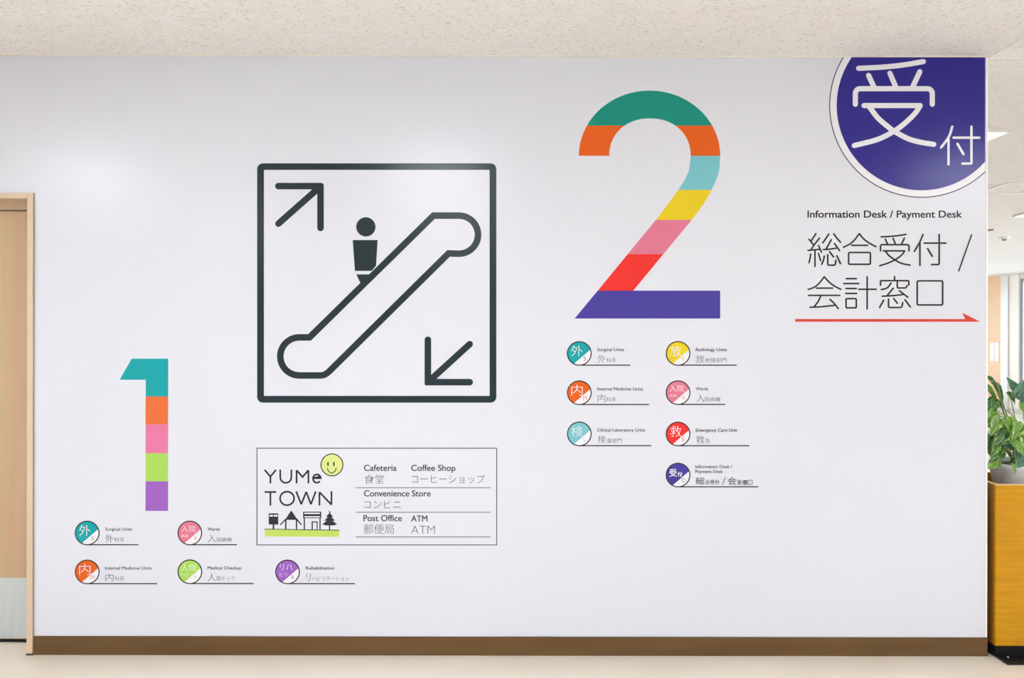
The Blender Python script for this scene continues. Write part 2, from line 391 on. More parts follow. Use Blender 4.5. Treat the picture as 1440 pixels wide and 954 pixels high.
# --- big numeral two
def sup(cx, cy, rx, ry, n, a): 
    c, s = math.cos(math.radians(a)), math.sin(math.radians(a))
    return (cx+rx*math.copysign(abs(c)**(2/n), c), cy-ry*math.copysign(abs(s)**(2/n), s))
outer = [sup(913.4, 219.2, 99.4, 91.7, 2.0, 180-i*3) for i in range(61)]
inner = [sup(914, 219.2, 57.3, 52.6, 2.12, 180-i*3) for i in range(61)]
outer += [tuple(p) for p in smooth([(1012.8, 219.2), (1010.6, 243), (1000.8, 267.2), (988, 289), (972.8, 309.4)], 6)[1:]]+[(932.8, 357.7), (890.6, 409)]
inner += [tuple(p) for p in smooth([(971.3, 219.2), (967.5, 243), (953.6, 267.2), (938.5, 288), (922.3, 309.4)], 6)[1:]]+[(882.6, 357.7), (840.4, 409)]
def at_y(line, y):
    for a, b in zip(line[:-1], line[1:]):
        if (a[1]-y)*(b[1]-y) <= 0 and a[1] != b[1]: return (a[0]+(b[0]-a[0])*(y-a[1])/(b[1]-a[1]), y)
def between(line, y0, y1):   # descending part
    return [at_y(line, y0)]+[p for p in line if y0 < p[1] < y1]+[at_y(line, y1)]
n2 = thing('numeral_two', 'tall numeral 2 in seven coloured bands, teal top to blue-violet foot', 'sign', P(910, 448))
yb1 = 176.8
oT = [p for p in outer[:61] if p[1] < yb1]; iT = [p for p in inner[:61] if p[1] < yb1]
oL = at_y(outer[:31], yb1); oR = at_y(outer[30:], yb1); iL = at_y(inner[:31], yb1); iR = at_y(inner[30:], yb1)
def band(name, m, polys, parent, lab):
    a = Art()
    for p in polys: a.poly(p)
    o = a.done(name, m, parent); o['label'] = lab
band('colour_band', TEAL, [[oL]+oT+[oR, iR]+iT[::-1]+[iL]], n2, 'teal arched top band')
lo = [p for p in outer[:31] if p[1] > yb1]; li = [p for p in inner[:31] if p[1] > yb1]
band('colour_band', ORANGE, [lo+[oL, iL]+li[::-1]], n2, 'orange end of the left hook')
band('colour_band', ORANGE, [between(outer[30:], yb1, 219.2)+between(inner[30:], yb1, 219.2)[::-1]], n2, 'orange band on the right side')
for y0, y1, mm, lab in ((219.2, 267.2, SKY, 'light blue band'), (267.2, 309.4, YELLOW, 'yellow band'), (309.4, 357.7, PINK, 'pink band'), (357.7, 409, RED, 'red band')):
    band('colour_band', mm, [between(outer[58:], y0, y1)+between(inner[58:], y0, y1)[::-1]], n2, lab)
band('colour_band', VIOLET, [[(840.4, 409), (1012.8, 409), (1012.8, 448.2), (808, 448.2)]], n2, 'blue-violet foot band')
# --- numeral one
n1 = thing('numeral_one', 'smaller numeral 1 in five coloured bands at lower left', 'sign', P(205, 719))
band('colour_band', TEAL2, [[(185.2, 504.6), (236.6, 504.6), (236.6, 557.9), (205, 557.9), (205, 534.4), (168.1, 534.4)]], n1, 'teal flag and top band')
for y0, y1, mm, lab in ((557.9, 597, ORANGE2, 'orange band'), (597, 637.7, PINK2, 'pink band'), (637.7, 677.3, LIME, 'lime green band'), (677.3, 718.9, PURPLE, 'purple band')):
    band('colour_band', mm, [[(204.8, y0), (236.5, y0), (236.3, y1), (204.6, y1)]], n1, lab)

# --- escalator pictogram
es = thing('escalator_sign', 'dark framed square escalator pictogram with a standing figure and two arrows', 'sign', P(530, 567))
Z = lambda p: (350+p[0]/2.65, 220+p[1]/2.65)
a = Art(); d = a.d
# frame as ring: outer rounded rect and inner sharp rect, built from four mitred bars
o_ = fillet([(361.6, 229.8, 8), (698, 229.8, 8), (698, 566.6, 8), (361.6, 566.6, 8)], True)
i_ = [(371.2, 239), (688.5, 239), (688.5, 557), (371.2, 557)]
for k in range(4):
    cs = o_[k*7+3:k*7+7]; nx = ((k+1) % 4)*7; ce = o_[nx:nx+4]
    a.d = d; a.poly([tuple(v) for v in cs]+[tuple(v) for v in ce]+[i_[(k+1) % 4], i_[k]])
a.done('border_frame', SLATE, es)
w = 9.3
h_ = 12.3
def ell(pts): return [Z(p) for p in fillet(pts, True)]
a = Art(); a.poly(ell([(110-h_, 111-h_, h_-.1), (267+h_, 111-h_, 10), (267+h_, 267+h_, h_-.1), (267-h_, 267+h_, h_-.1), (267-h_, 111+h_), (110-h_, 111+h_, h_-.1)])); a.line([Z((110, 251)), Z((258, 120))], w); a.done('up_arrow', SLATE, es)
a = Art(); a.poly(ell([(667-h_, 684-h_, h_-.1), (667+h_, 684-h_, h_-.1), (667+h_, 842-h_), (823+h_, 842-h_, h_-.1), (823+h_, 842+h_, h_-.1), (667-h_, 842+h_, 6)])); a.line([Z((823, 700)), Z((674, 836))], w); a.done('down_arrow', SLATE, es)
a = Art(); a.disc(*Z((436, 263)), 36/2.65)
a.poly([Z(p) for p in ((387, 312), (480, 312), (474, 408), (457, 427), (395, 427))])
a.poly([Z(p) for p in ((400, 440), (449, 440), (436, 463), (418, 478))]); a.done('standing_figure', SLATE, es)
pth = [(226, 675), (188, 675)]+arc(188, 746, 71, 71, 90, 270, 24)+[(290, 817, 0)]
pth = [(p[0], p[1]) for p in pth[:-1]]+[tuple(v) for v in smooth([(268, 817), (282, 814), (297, 804)], 4)]+[(744, 362)]+[(783, 363)]+arc(783, 292, 71, 71, -90, 90, 24)+[(688, 221)]
a = Art(); a.line([Z(p) for p in pth], w, closed=True); a.done('escalator_outline', SLATE, es)

# --- stroke glyphs traced in their own coordinates
G = {}
G['総'] = [('l', [(275, 140), (170, 300)]), ('l', [(120, 265), (225, 395)]), ('l', [(355, 240), (230, 400), (165, 500)]), ('l', [(100, 515), (350, 492)]), ('l', [(335, 405), (400, 555)]), ('l', [(255, 510), (255, 870)]),
    ('s', [(160, 595), (145, 690), (122, 790)]), ('l', [(335, 585), (380, 745)]), ('l', [(565, 150), (430, 345)]), ('s', [(675, 145), (740, 235), (825, 330)]), ('l', [(620, 275), (500, 490)]), ('s', [(440, 497), (600, 485), (735, 463)]),
    ('l', [(690, 360), (805, 520)]), ('s', [(462, 640), (445, 730), (405, 825)]), ('l', [(540, 610), (540, 845, 30), (708, 845, 40), (722, 735)]), ('l', [(580, 540), (670, 660)]), ('l', [(745, 635), (825, 810)])]
G['合'] = [('s', [(340, 105), (270, 200), (190, 275), (75, 335)]), ('s', [(340, 105), (410, 190), (500, 260), (620, 325)]), ('l', [(210, 303), (480, 303)]), ('c', [(160, 424, 20), (527, 424, 20), (527, 622, 20), (160, 622, 20)])]
G['受'] = [('s', [(710, 160), (860, 152), (1000, 138), (1125, 118)]), ('l', [(780, 200), (815, 280)]), ('l', [(910, 185), (950, 285)]), ('l', [(1100, 180), (1055, 280)]), ('l', [(698, 395), (698, 292, 26), (1178, 292, 26), (1178, 395)]),
    ('l', [(745, 396), (1105, 396)]), ('s', [(1105, 398), (1060, 460), (1000, 510), (940, 548), (830, 600), (685, 647)]), ('s', [(785, 405), (840, 475), (940, 548), (1030, 598), (1110, 622), (1195, 637)])]
G['付'] = [('s', [(820, 218), (800, 265), (767, 322)]), ('l', [(801, 270), (801, 408)]), ('l', [(827, 271), (960, 271)]), ('l', [(919, 218), (919, 403, 9), (872, 403)]), ('l', [(848, 305), (877, 352)])]
G['/'] = [('l', [(1118, 220), (1039, 442)])]
G['会'] = [('s', [(380, 125), (290, 240), (200, 315), (85, 358)]), ('s', [(380, 125), (460, 210), (560, 290), (685, 355)]), ('l', [(235, 333), (535, 333)]), ('l', [(90, 466), (665, 466)]), ('s', [(315, 478), (270, 575), (200, 670)]),
    ('s', [(120, 685), (330, 675), (570, 650)]), ('s', [(485, 540), (560, 610), (640, 710)])]
G['計'] = [('l', [(785, 158), (970, 158)]), ('l', [(740, 248), (1015, 248)]), ('l', [(780, 340), (970, 340)]), ('l', [(775, 430), (975, 430)]), ('c', [(782, 527, 18), (970, 527, 18), (970, 697, 18), (782, 697, 18)]), ('l', [(1015, 354), (1335, 354)]), ('l', [(1170, 125), (1170, 715)])]
G['窓'] = [('l', [(365, 120), (365, 190)]), ('l', [(107, 280), (107, 195, 22), (628, 195, 22), (628, 275)]), ('s', [(300, 240), (250, 310), (190, 345), (120, 360)]), ('l', [(415, 200), (415, 330, 26), (580, 330, 36), (595, 285)]), ('l', [(340, 335), (230, 470)]),
    ('s', [(140, 482), (350, 470), (535, 448)]), ('l', [(455, 382), (610, 500)]), ('l', [(165, 555), (90, 690)]), ('l', [(254, 535), (254, 690, 30), (500, 690, 40), (515, 600)]), ('l', [(350, 525), (415, 610)]), ('l', [(555, 545), (655, 680)])]
G['口'] = [('c', [(782, 200, 25), (1250, 200, 25), (1250, 643, 25), (782, 643, 25)])]
def gbox(g):
    xs = [p[0] for _, q in G[g] for p in q]; ys = [p[1] for _, q in G[g] for p in q]
    return min(xs), max(xs), min(ys), max(ys)
def small_glyph(art, g, x0, x1, y0, y1, w):
    a, b, c, d_ = gbox(g); w2 = w/2
    art.glyph(G[g], w, lambda p: (x0+w2+(p[0]-a)*(x1-x0-w)/(b-a), y0+w2+(p[1]-c)*(y1-y0-w)/(d_-c)))
def zt(ox, oy, s): return lambda p: (ox+p[0]/s, oy+p[1]/s)

# --- reception emblem in the upper right corner
em = thing('reception_emblem', 'large navy round emblem with white characters, cut off at wall corner', 'sign', P(1290, 278))
XC, YC = 1385.3, 80.2
def cdisc(r, n=120): return clip(arc(1295.8, 148.5, r, r, 0, 360, n)[:-1], XC, YC)
a = Art(0.0002); a.poly(cdisc(129.8)); a.done('rim_line', VIOLET if False else ink('rim_ink', 66, 60, 96), em)
a = Art(0.0004); a.poly(cdisc(128.4)); a.done('white_ring', WHITE, em)
a = Art(0.0006); a.poly(cdisc(119.3)); a.done('navy_disc', NAVY, em)
EZ = zt(1110, 60, 4.336)
a = Art(0.0008)
a.glyph([('s', [(422, 157), (560, 150), (690, 137), (817, 116)]), ('l', [(483, 200), (516, 272)]), ('l', [(613, 187), (650, 274)]), ('l', [(795, 178), (750, 274)]), ('l', [(402, 376), (402, 281, 30), (871, 281, 30), (871, 376)]),
    ('l', [(455, 384), (797, 384)]), ('s', [(797, 386), (762, 436), (700, 495), (638, 540), (540, 590), (396, 628)]), ('s', [(490, 395), (540, 460), (600, 512), (638, 540), (720, 585), (800, 608), (880, 621)])], 31/4.336, EZ)
a.done('large_character', WHITE, em)
a = Art(0.0008)
a.glyph([('s', [(993, 513), (972, 575), (925, 640)]), ('l', [(970, 590), (970, 743)]), ('l', [(1001, 580), (1158, 580)]), ('l', [(1110, 513), (1110, 738, 6), (1055, 738)]), ('l', [(1025, 618), (1061, 680)])], 14.5/4.336, EZ)
a.done('small_character', WHITE, em)
# --- heading, characters and arrow under it
hd = thing('reception_heading', 'reception and payment desk heading in black lettering under the navy emblem', 'sign', P(1240, 440))
text_part('latin_line', [('Information Desk / Payment Desk', 1135.7, 1352.4, 306.2, 9.8, 0.3, True)], INK, hd)
a = Art(); W = 2.35
a.glyph(G['総'], W, zt(1130, 320, 15.9)); a.glyph(G['合'], W, zt(1180, 320, 12)); a.glyph(G['受'], W, zt(1180, 320, 12)); a.glyph(G['付'], W, zt(1110, 280, 4.364)); a.glyph(G['/'], 1.9, zt(1110, 280, 4.364))
a.done('character_line', INK, hd)
a = Art(); a.glyph(G['会'], W, zt(1130, 380, 13.09)); a.glyph(G['計'], W, zt(1130, 380, 13.09)); a.glyph(G['窓'], W, zt(1230, 380, 13.09)); a.glyph(G['口'], W, zt(1230, 380, 13.09)); a.done('character_line', INK, hd)
ar = Art(); ar.poly([(1118.2, 448.9), (1357.4, 448.9), (1352.8, 439.9), (1378.6, 452.8), (1118.2, 452.8)])
root = ar.done('direction_arrow', ARROW, None); tag(root, 'thin red arrow pointing right along the wall under the heading', 'sign')

# --- shop board
bd = thing('shop_board', 'thin outlined rectangle listing the shops, below the escalator pictogram', 'sign', P(530, 767))
a = Art(); a.line([(361.3, 630.7), (698.5, 630.7), (698.5, 766.8), (361.3, 766.8)], 1.1, closed=True); a.done('outline', INK, bd)
for y in (686.2, 720.8, 755.5): Art().line([(500, y), (690, y)], 1.0, cap=False).done('rule_line', ink('rule_grey', 105, 103, 108), bd)
GREY = ink('text_grey', 84, 82, 88)
for it in [('Cafeteria', 512, 557.6, 662.5, 8.4, 0.22, True), ('Coffee Shop', 578.4, 640.4, 662.5, 8.4, 0.22, True), ('Convenience Store', 512, 605.5, 698.4, 8.4, 0.22, True),
    ('Post Office', 511.2, 565, 733.2, 8.4, 0.22, True), ('ATM', 578.3, 601, 733.8, 8.4, 0.22, True)]: text_part('latin_text', [it], GREY, bd)
for it in [('食堂', 512.5, 540, 680.7, 13, -0.012), ('コーヒーショップ', 578.8, 682, 680.2, 12.4, -0.012), ('コンビニ', 512, 563.5, 715.2, 11.6, -0.012), ('郵便局', 511.4, 553.8, 751.4, 13.8, -0.012), ('ATM', 578.3, 611.5, 751.3, 11.8, -0.02, True)]: text_part('character_text', [it], GREY, bd)
BZ = zt(365, 630, 7.336); w = 2.5
BK = ink('logo_black', 42, 46, 54)
a = Art()
for q in ([(52, 228), (112, 298), (112, 368)], [(170, 228), (112, 298)], [(214, 225), (214, 300)]+[tuple(v) for v in arc(271, 305, 57, 57, 180, 360, 14)]+[(328, 225)],
          [(382, 368), (382, 232)], [(382, 232), (444, 302), (504, 232)], [(504, 232), (504, 368)], [(558, 314), (630, 314)]+[tuple(v) for v in arc(592, 318, 40, 43, 6, 320, 20)]):
    a.line([BZ(p) for p in q], w, cap=False)
a.done('logo_word', BK, bd)
a = Art()
for q in ([(52, 457), (172, 457)], [(112, 457), (112, 597)], [(378, 450), (430, 584)], [(430, 584), (482, 455)], [(482, 455), (530, 584)], [(530, 584), (580, 450)], [(618, 597), (618, 458)], [(618, 458), (742, 588)], [(742, 588), (742, 448)]):
    a.line([BZ(p) for p in q], w, cap=False)
a.line([BZ(p) for p in arc(284, 523, 72, 70, 0, 360, 36)[:-1]], w, closed=True)
a.done('logo_word', BK, bd)
a = Art(0.0003); c_ = BZ((747, 177)); a.disc(c_[0], c_[1], 15.6); sm = a.done('smiling_face', ink('pale_lime', 228, 236, 146), bd)
a = Art(0.0005); a.line(arc(c_[0], c_[1], 15.4, 15.4, 0, 360, 40)[:-1], 1.4, closed=True); a.done('face_outline', BK, sm)
for ex in (706, 767): Art(0.0005).disc(*BZ((ex, 168)), 1.05, 3.3, 20).done('eye', BK, sm)
a = Art(0.0005); a.line([BZ(p) for p in smooth([(697, 213), (715, 245), (745, 260), (775, 245), (793, 211)])], 1.2); a.done('mouth', BK, sm)
IZ = zt(365, 710, 12)
def icon(name, polys, lines=(), holes=()):
    a = Art()
    for q in polys: a.poly([IZ(p) for p in q])
    for q, ww in lines: a.line([IZ(p) for p in q], ww/12, cap=False)
    o = a.done(name, BK, bd)
    if holes:
        a = Art(0.0007)
        for q in holes: a.poly([IZ(p) for p in q])
        a.done('window_cutout', WHITE, o)
R = lambda x0, y0, x1, y1: [(x0, y0), (x1, y0), (x1, y1), (x0, y1)]
icon('signboard_icon', [R(155, 148, 315, 336), R(220, 336, 250, 412)], (), [R(170, 174, 228, 201), R(243, 174, 303, 201)])
icon('house_icon', [[(535, 98), (645, 258), (428, 258)], R(430, 250, 455, 412), R(612, 250, 636, 414)], [([(350, 342), (440, 248)], 22), ([(705, 342), (620, 235)], 22)])
icon('shop_icon', [R(735, 120, 1042, 228), R(745, 222, 767, 416), R(1010, 222, 1031, 420), [(878, 282), (980, 282), (980, 418), (962, 418), (962, 300), (900, 300), (900, 418), (878, 418)]], (), [R(755, 138, 1020, 158), R(755, 196, 1022, 214)])
icon('tree_icon', [[(1168, 92), (1180, 118), (1212, 122), (1190, 140), (1170, 130)], [(1183, 135), (1246, 210), (1118, 210)], [(1183, 180), (1276, 272), (1088, 272)], [(1183, 230), (1308, 334), (1250, 352), (1120, 352), (1058, 334)], R(1170, 348, 1192, 424)])
Art().poly([IZ(p) for p in ((82, 408), (1350, 426), (1350, 440), (82, 420))]).done('ground_line', BK, bd)
Art(0.0003).poly([IZ(p) for p in ((88, 416), (1340, 436), (1340, 545), (88, 538))]).done('green_strip', ink('fresh_lime', 200, 226, 104), bd)

# --- the eleven unit entries
TINTS = {'teal': TEAL2, 'orange': ORANGE, 'lightblue': SKY, 'yellow': YELLOW, 'pink': PINK, 'red': RED, 'violet': VIOLET, 'lime': LIME, 'purple': PURPLE}
def entry(cx, cy, xe, tint, badge, letter, latin, big, small, lab, group):
    """badge: [(text, dx0, dx1, dybottom, h)], latin: [(text, x0, x1, baseline)], big/small: (text, x0, x1, ybottom, h) or stroke glyph lists"""
    t = thing('unit_sign', lab, 'sign', P(cx, cy+17), group)
    r = 16.5
    m_ = TINTS[tint]
    a = Art(0.0002); a.disc(cx, cy, r); a.done('badge_disc', WHITE, t)
    # coloured segment up to the slanting chord
    a0 = math.degrees(math.atan2(5.2, 15)); a1 = math.degrees(math.atan2(-13.6, -7.2))+360
    a = Art(0.0004); a.poly(arc(cx, cy, r, r, a0, a1, 40)); a.done('coloured_segment', m_, t)
    a = Art(0.0006); a.line(arc(cx, cy, 16.6, 16.6, 0, 360, 48)[:-1], 1.55, closed=True)
    a.line([(cx-1, cy+16.55), (xe, cy+16.55)], 1.55, cap=False); a.line([(cx+2, cy+16.5), (cx+5.5, cy+15.6)], 1.3, cap=False)
    a.done('ring_and_underline', INK, t)
    bm = bmesh.new()
    for q in badge:
        if q[0] in ('受', '付'): continue
        text_into(bm, q[0], cx+q[1], cx+q[2], cy+q[3], q[4], -0.012, 0.0007)
    if bm.verts: mesh_obj('badge_character', bm, WHITE, t)
    else:
        bm.free(); a = Art(0.0007)
        for q in badge: small_glyph(a, q[0], cx+q[1], cx+q[2], cy+q[3]-q[4], cy+q[3], 1.05 if q[0] == '受' else 0.8)
        a.done('badge_character', WHITE, t)
    lx = 3.4 if len(letter) == 1 else 5.2
    if letter == 'W': lx = 5.4
    if letter == 'M': lx = 4.8
    text_part('badge_letter', [(letter, cx+7.6-lx/2, cx+7.6+lx/2, cy+10.2, 5.6, -0.006, True)], m_ if not (letter in ('S', 'ID') or (letter == 'R' and tint == 'purple')) else GREY, t, 0.0007)
    text_part('latin_caption', [(s, x0, x1, b, 4.3, 0.12, True) for s, x0, x1, b in latin], GREY, t)
    if isinstance(big, list):
        a = Art()
        for g, x0, x1, y0, y1 in big: small_glyph(a, g, x0, x1, y0, y1, (0.8 if y1-y0 > 9 else 0.5) if g != '/' else 0.7)
        a.done('character_caption', INK, t)
    else:
        text_part('character_caption', [(big[0], big[1], big[2], big[3], big[4], -0.012), (small[0], small[1], small[2], small[3], small[4], -0.008)], INK, t)
def jp(b, s, x0, x1, x2, x3, cy): return (b, x0, x1, cy+13.2, 11), (s, x2, x3, cy+12.6, 6.4)
GA, GB = 'unit signs under the numeral 1', 'unit signs under the numeral 2'
one = lambda c: [(c, -11.2, 4.6, 4.0, 15.2)]
def add(cx, cy, xe, tint, badge, letter, latin, b, s, x, lab, g):
    lt = [(latin, x[0], x[1], cy-3.3)]
    B, S = jp(b, s, *x[2:], cy); entry(cx, cy, xe, tint, badge, letter, lt, B, S, lab, g)
two = lambda c, d: [(c, -12, 8.2, -1.4, 9.2), (d, -12.4, -2.2, 6.4, 4.6)]
add(122.7, 749.9, 194.7, 'teal', one('外'), 'S', 'Surgical Units', '外', '科系', (148.1, 185.8, 148.1, 159.6, 161.3, 174.9), 'teal badge sign for the surgical units, left below the numeral 1', GA)
add(267, 749.9, 333.4, 'pink', two('入院', '病棟'), 'W', 'Wards', '入', '院病棟', (292, 309, 292.3, 303.4, 304.8, 326), 'pink badge sign for the wards, lower right of the numeral 1', GA)
add(122.7, 804.7, 220.9, 'orange', one('内'), 'M', 'Internal Medicine Units', '内', '科系', (148.1, 213, 148.3, 159.6, 161.3, 174.9), 'orange badge sign for internal medicine, in the bottom row at lower left', GA)
add(267, 804.5, 356.6, 'lime', two('人間', 'ドック'), 'H', 'Medical Checkup', '人', '間ドック', (292, 339.5, 292.3, 303.4, 304.7, 330.4), 'lime green badge sign for medical checkups', GA)
add(404.4, 804.7, 499.1, 'purple', [('リハ', -10.5, 6.5, -2.2, 9.2), ('ビリ', -11, -0.4, 6.4, 5.6)], 'R', 'Rehabilitation', 'リ', 'ハビリテーション', (430.2, 470.3, 430.9, 436.9, 438.8, 490.9), 'purple badge sign for rehabilitation, below the shop board', GA)
add(814.7, 497.3, 886.4, 'teal', one('外'), 'S', 'Surgical Units', '外', '科系', (840, 877.4, 840.6, 851.4, 853, 866.4), 'teal badge sign for the surgical units, directly below the numeral 2', GB)
add(814.7, 552.6, 912.7, 'orange', one('内'), 'M', 'Internal Medicine Units', '内', '科系', (840, 904, 840.6, 851.4, 853, 866.4), 'orange badge sign for internal medicine, middle of column below the numeral 2', GB)
add(814.7, 610.5, 915.8, 'lightblue', one('検'), 'L', 'Clinical Laboratory Units', '検', '査部門', (840, 907, 840.6, 851.4, 853.4, 874.4), 'light blue badge sign for the clinical laboratory units', GB)
add(953.5, 497.3, 1036, 'yellow', one('放'), 'R', 'Radiology Units', '放', '射線部門', (978.5, 1022, 978.6, 990.2, 991.8, 1021.5), 'yellow badge sign for the radiology units', GB)
add(953.5, 552.5, 1020, 'pink', two('入院', '病棟'), 'W', 'Wards', '入', '院病棟', (978.5, 995.5, 979.5, 990.4, 991.3, 1013), 'pink badge sign for the wards, below the yellow badge sign', GB)
add(953.5, 610.6, 1053.5, 'red', one('救'), 'E', 'Emergency Care Unit', '救', '急', (978.5, 1036.5, 978.6, 990.2, 991.9, 998.2), 'red badge sign for the emergency care unit', GB)
cy = 668.4
def row(chars, x0, x1, y0, y1):
    n = len(chars); st = (x1-x0)/n; return [(c, x0+i*st+.3, x0+(i+1)*st-.3, y0, y1) for i, c in enumerate(chars)]
entry(953.5, cy, 1066.5, 'violet', [('受', -12.3, -1.6, 2.4, 11.2), ('付', -0.8, 6.2, 2.4, 7)], 'ID', [('Information Desk /', 978, 1029.5, 658.7), ('Payment Desk', 978, 1016.5, 665.5)],
    [('総', 978, 990.6, 671.2, 682)]+row('合受付', 991.6, 1012, 675.2, 682)+[('/', 1015.4, 1020.4, 671, 682.6), ('会', 1023.6, 1035.4, 671.2, 682)]+row('計窓口', 1036.6, 1058.4, 675.2, 682), None,
    'blue-violet badge sign for the reception desk, lowest under the numeral 2', GB)

# ------------------------------------------------------------------ ceiling fixtures
def ceiling_light(x0, x1, y0, y1, lab, group='square ceiling lights'):
    t = thing('ceiling_light', lab, 'light', ((x0+x1)/2, (y0+y1)/2, CEIL), group)
    f = 0.02; z = CEIL-0.022
    boxes('frame', [(x0, x0+f, y0, y1, z, CEIL), (x1-f, x1, y0, y1, z, CEIL), (x0+f, x1-f, y0, y0+f, z, CEIL), (x0+f, x1-f, y1-f, y1, z, CEIL)], M['metal_white'], t)
    boxes('diffuser', [(x0+f, x1-f, y0+f, y1-f, z+0.004, z+0.010)], M['lamp'], t)
ceiling_light(2.36, 3.01, 1.36, 2.01, 'square ceiling light nearest beyond the wall corner')
ceiling_light(5.11, 5.76, 4.40, 5.08, 'distant square ceiling light seen at the right edge')
for x, across in ((-3.2, 'near the left wall'), (-0.55, 'opposite the escalator pictogram'), (3.4, 'opposite the wall corner'), (6.6, 'near the window wall')):
    for y, row_ in ((-2.75, 'front row'), (-6.4, 'rear row')):
        ceiling_light(x-.33, x+.33, y-.33, y+.33, 'square lobby ceiling light, %s, %s' % (row_, across), 'lobby ceiling lights')
def diffuser_grille(x0, x1, y0, y1, lab):
    t = thing('air_diffuser', lab, 'vent', ((x0+x1)/2, (y0+y1)/2, CEIL)); f = 0.022; z = CEIL-0.012
    boxes('frame', [(x0, x0+f, y0, y1, z, CEIL), (x1-f, x1, y0, y1, z, CEIL), (x0+f, x1-f, y0, y0+f, z, CEIL), (x0+f, x1-f, y1-f, y1, z, CEIL)], M['paper'], t)
    boxes('face_plate', [(x0+f+.02, x1-f-.02, y0+f+.02, y1-f-.02, CEIL-0.006, CEIL)], M['ceiling'], t)
diffuser_grille(3.4, 3.93, 3.17, 3.70, 'white framed ceiling diffuser partly hidden by the wall corner')
diffuser_grille(4.00, 4.40, 3.17, 3.70, 'white framed ceiling diffuser at the right edge')
o = boxes('exit_lamp', [(5.30, 5.55, 6.24, 6.40, CEIL-0.014, CEIL)], M['maroon'], bev=0.004); tag(o, 'small maroon fitting on the hall ceiling', 'fixture')
bm = bmesh.new()
bmesh.ops.create_cone(bm, cap_ends=True, segments=20, radius1=0.055, radius2=0.07, depth=0.03, matrix=Matrix.Translation((6.1, 7.02, CEIL-0.015)))
det = thing('smoke_detector', 'small round smoke detector on the hall ceiling', 'detector', (6.1, 7.02, CEIL)); mesh_obj('housing', bm, M['metal_white'], det)
bm = bmesh.new(); bmesh.ops.create_cone(bm, cap_ends=True, segments=16, radius1=0.02, radius2=0.03, depth=0.016, matrix=Matrix.Translation((6.1, 7.02, CEIL-0.038))); mesh_obj('sensor', bm, M['joint'], det)

# notice on the peach wall
nt = thing('wall_notice', 'pair of white sheets on the distant peach wall', 'notice', (XR-0.013, 14.03, 1.0))
for ya, yb in ((13.87, 14.02), (14.04, 14.19)):
    boxes('sheet', [(XR-0.018, XR-0.0125, ya, yb, P(1398, 508, 14.0).z, P(1398, 482, 14.0).z)], M['paper'], nt)

# ------------------------------------------------------------------ planter cabinet
CX0 = 2.168; CX1 = 2.80; CY0 = -0.02; CY1 = 0.36; CZ = 0.776; CB = 0.052
cb = thing('planter_cabinet', 'golden wooden planter cabinet on a black plinth beside the wall corner', 'cabinet', ((CX0+CX1)/2, (CY0+CY1)/2, 0))
th = 0.018
boxes('front_panel', [(CX0, CX1, CY0, CY0+th, CB, CZ-.004)], M['gold'], cb, bev=0.0015)
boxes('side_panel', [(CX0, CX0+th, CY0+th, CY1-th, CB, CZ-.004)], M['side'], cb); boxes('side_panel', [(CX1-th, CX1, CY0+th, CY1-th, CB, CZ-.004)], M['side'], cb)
boxes('back_panel', [(CX0, CX1, CY1-th, CY1, CB, CZ-.004)], M['gold'], cb)
boxes('rim', [(CX0, CX1, CY0, CY0+th, CZ-.004, CZ), (CX0, CX1, CY1-th, CY1, CZ-.004, CZ), (CX0, CX0+th, CY0+th, CY1-th, CZ-.004, CZ), (CX1-th, CX1, CY0+th, CY1-th, CZ-.004, CZ)], M['edge'], cb)
boxes('inner_shelf', [(CX0+th, CX1-th, CY0+th, CY1-th, 0.56, 0.58)], M['black'], cb)
boxes('plinth', [(CX0-.004, CX1, CY0-.004, CY1, 0.0125, CB)], M['black'], cb)
boxes('foot_plate', [(CX0+0.0, CX1, -0.114, CY1, 0.0, 0.012)], M['black'], cb, bev=0.002)
for bx in (2.205, 2.76):
    bm = bmesh.new(); bmesh.ops.create_cone(bm, cap_ends=True, segments=12, radius1=0.006, radius2=0.004, depth=0.004, matrix=Matrix.Translation((bx, -0.05, 0.0142))); mesh_obj('bolt', bm, M['bolt'], cb)
# pot
PC = Vector((2.414, 0.162, 0)); PR = 0.148*1.0
pt = thing('plant_pot', 'round white pot of leafy green plant standing in golden cabinet', 'plant', (PC.x, PC.y, 0.58))
prof = [(0.0, 0.581), (0.105, 0.581), (0.12, 0.60), (0.14, 0.72), (0.160, 0.828), (0.166, 0.831), (0.168, 0.838), (0.167, 0.848), (0.160, 0.850), (0.154, 0.843), (0.150, 0.82), (0.0, 0.815)]
bm = bmesh.new(); NS = 48; rings = []
for r, z in prof: rings.append([bm.verts.new((PC.x+r*math.cos(2*math.pi*k/NS), PC.y+r*math.sin(2*math.pi*k/NS), z)) for k in range(NS)] if r > 0 else [bm.verts.new((PC.x, PC.y, z))])
for A, B in zip(rings[:-1], rings[1:]):
    for k in range(NS):
        k2 = (k+1) % NS
        f = [A[k % len(A)], A[k2 % len(A)], B[k2 % len(B)], B[k % len(B)]]
        u = []
        for v in f:
            if v not in u: u.append(v)
        if len(u) > 2: bm.faces.new(u)
mesh_obj('pot', bm, M['pot'], pt, True)
bm = bmesh.new(); bmesh.ops.create_cone(bm, cap_ends=True, segments=32, radius1=0.148, radius2=0.148, depth=0.012, matrix=Matrix.Translation((PC.x, PC.y, 0.828))); mesh_obj('soil', bm, M['soil'], pt)
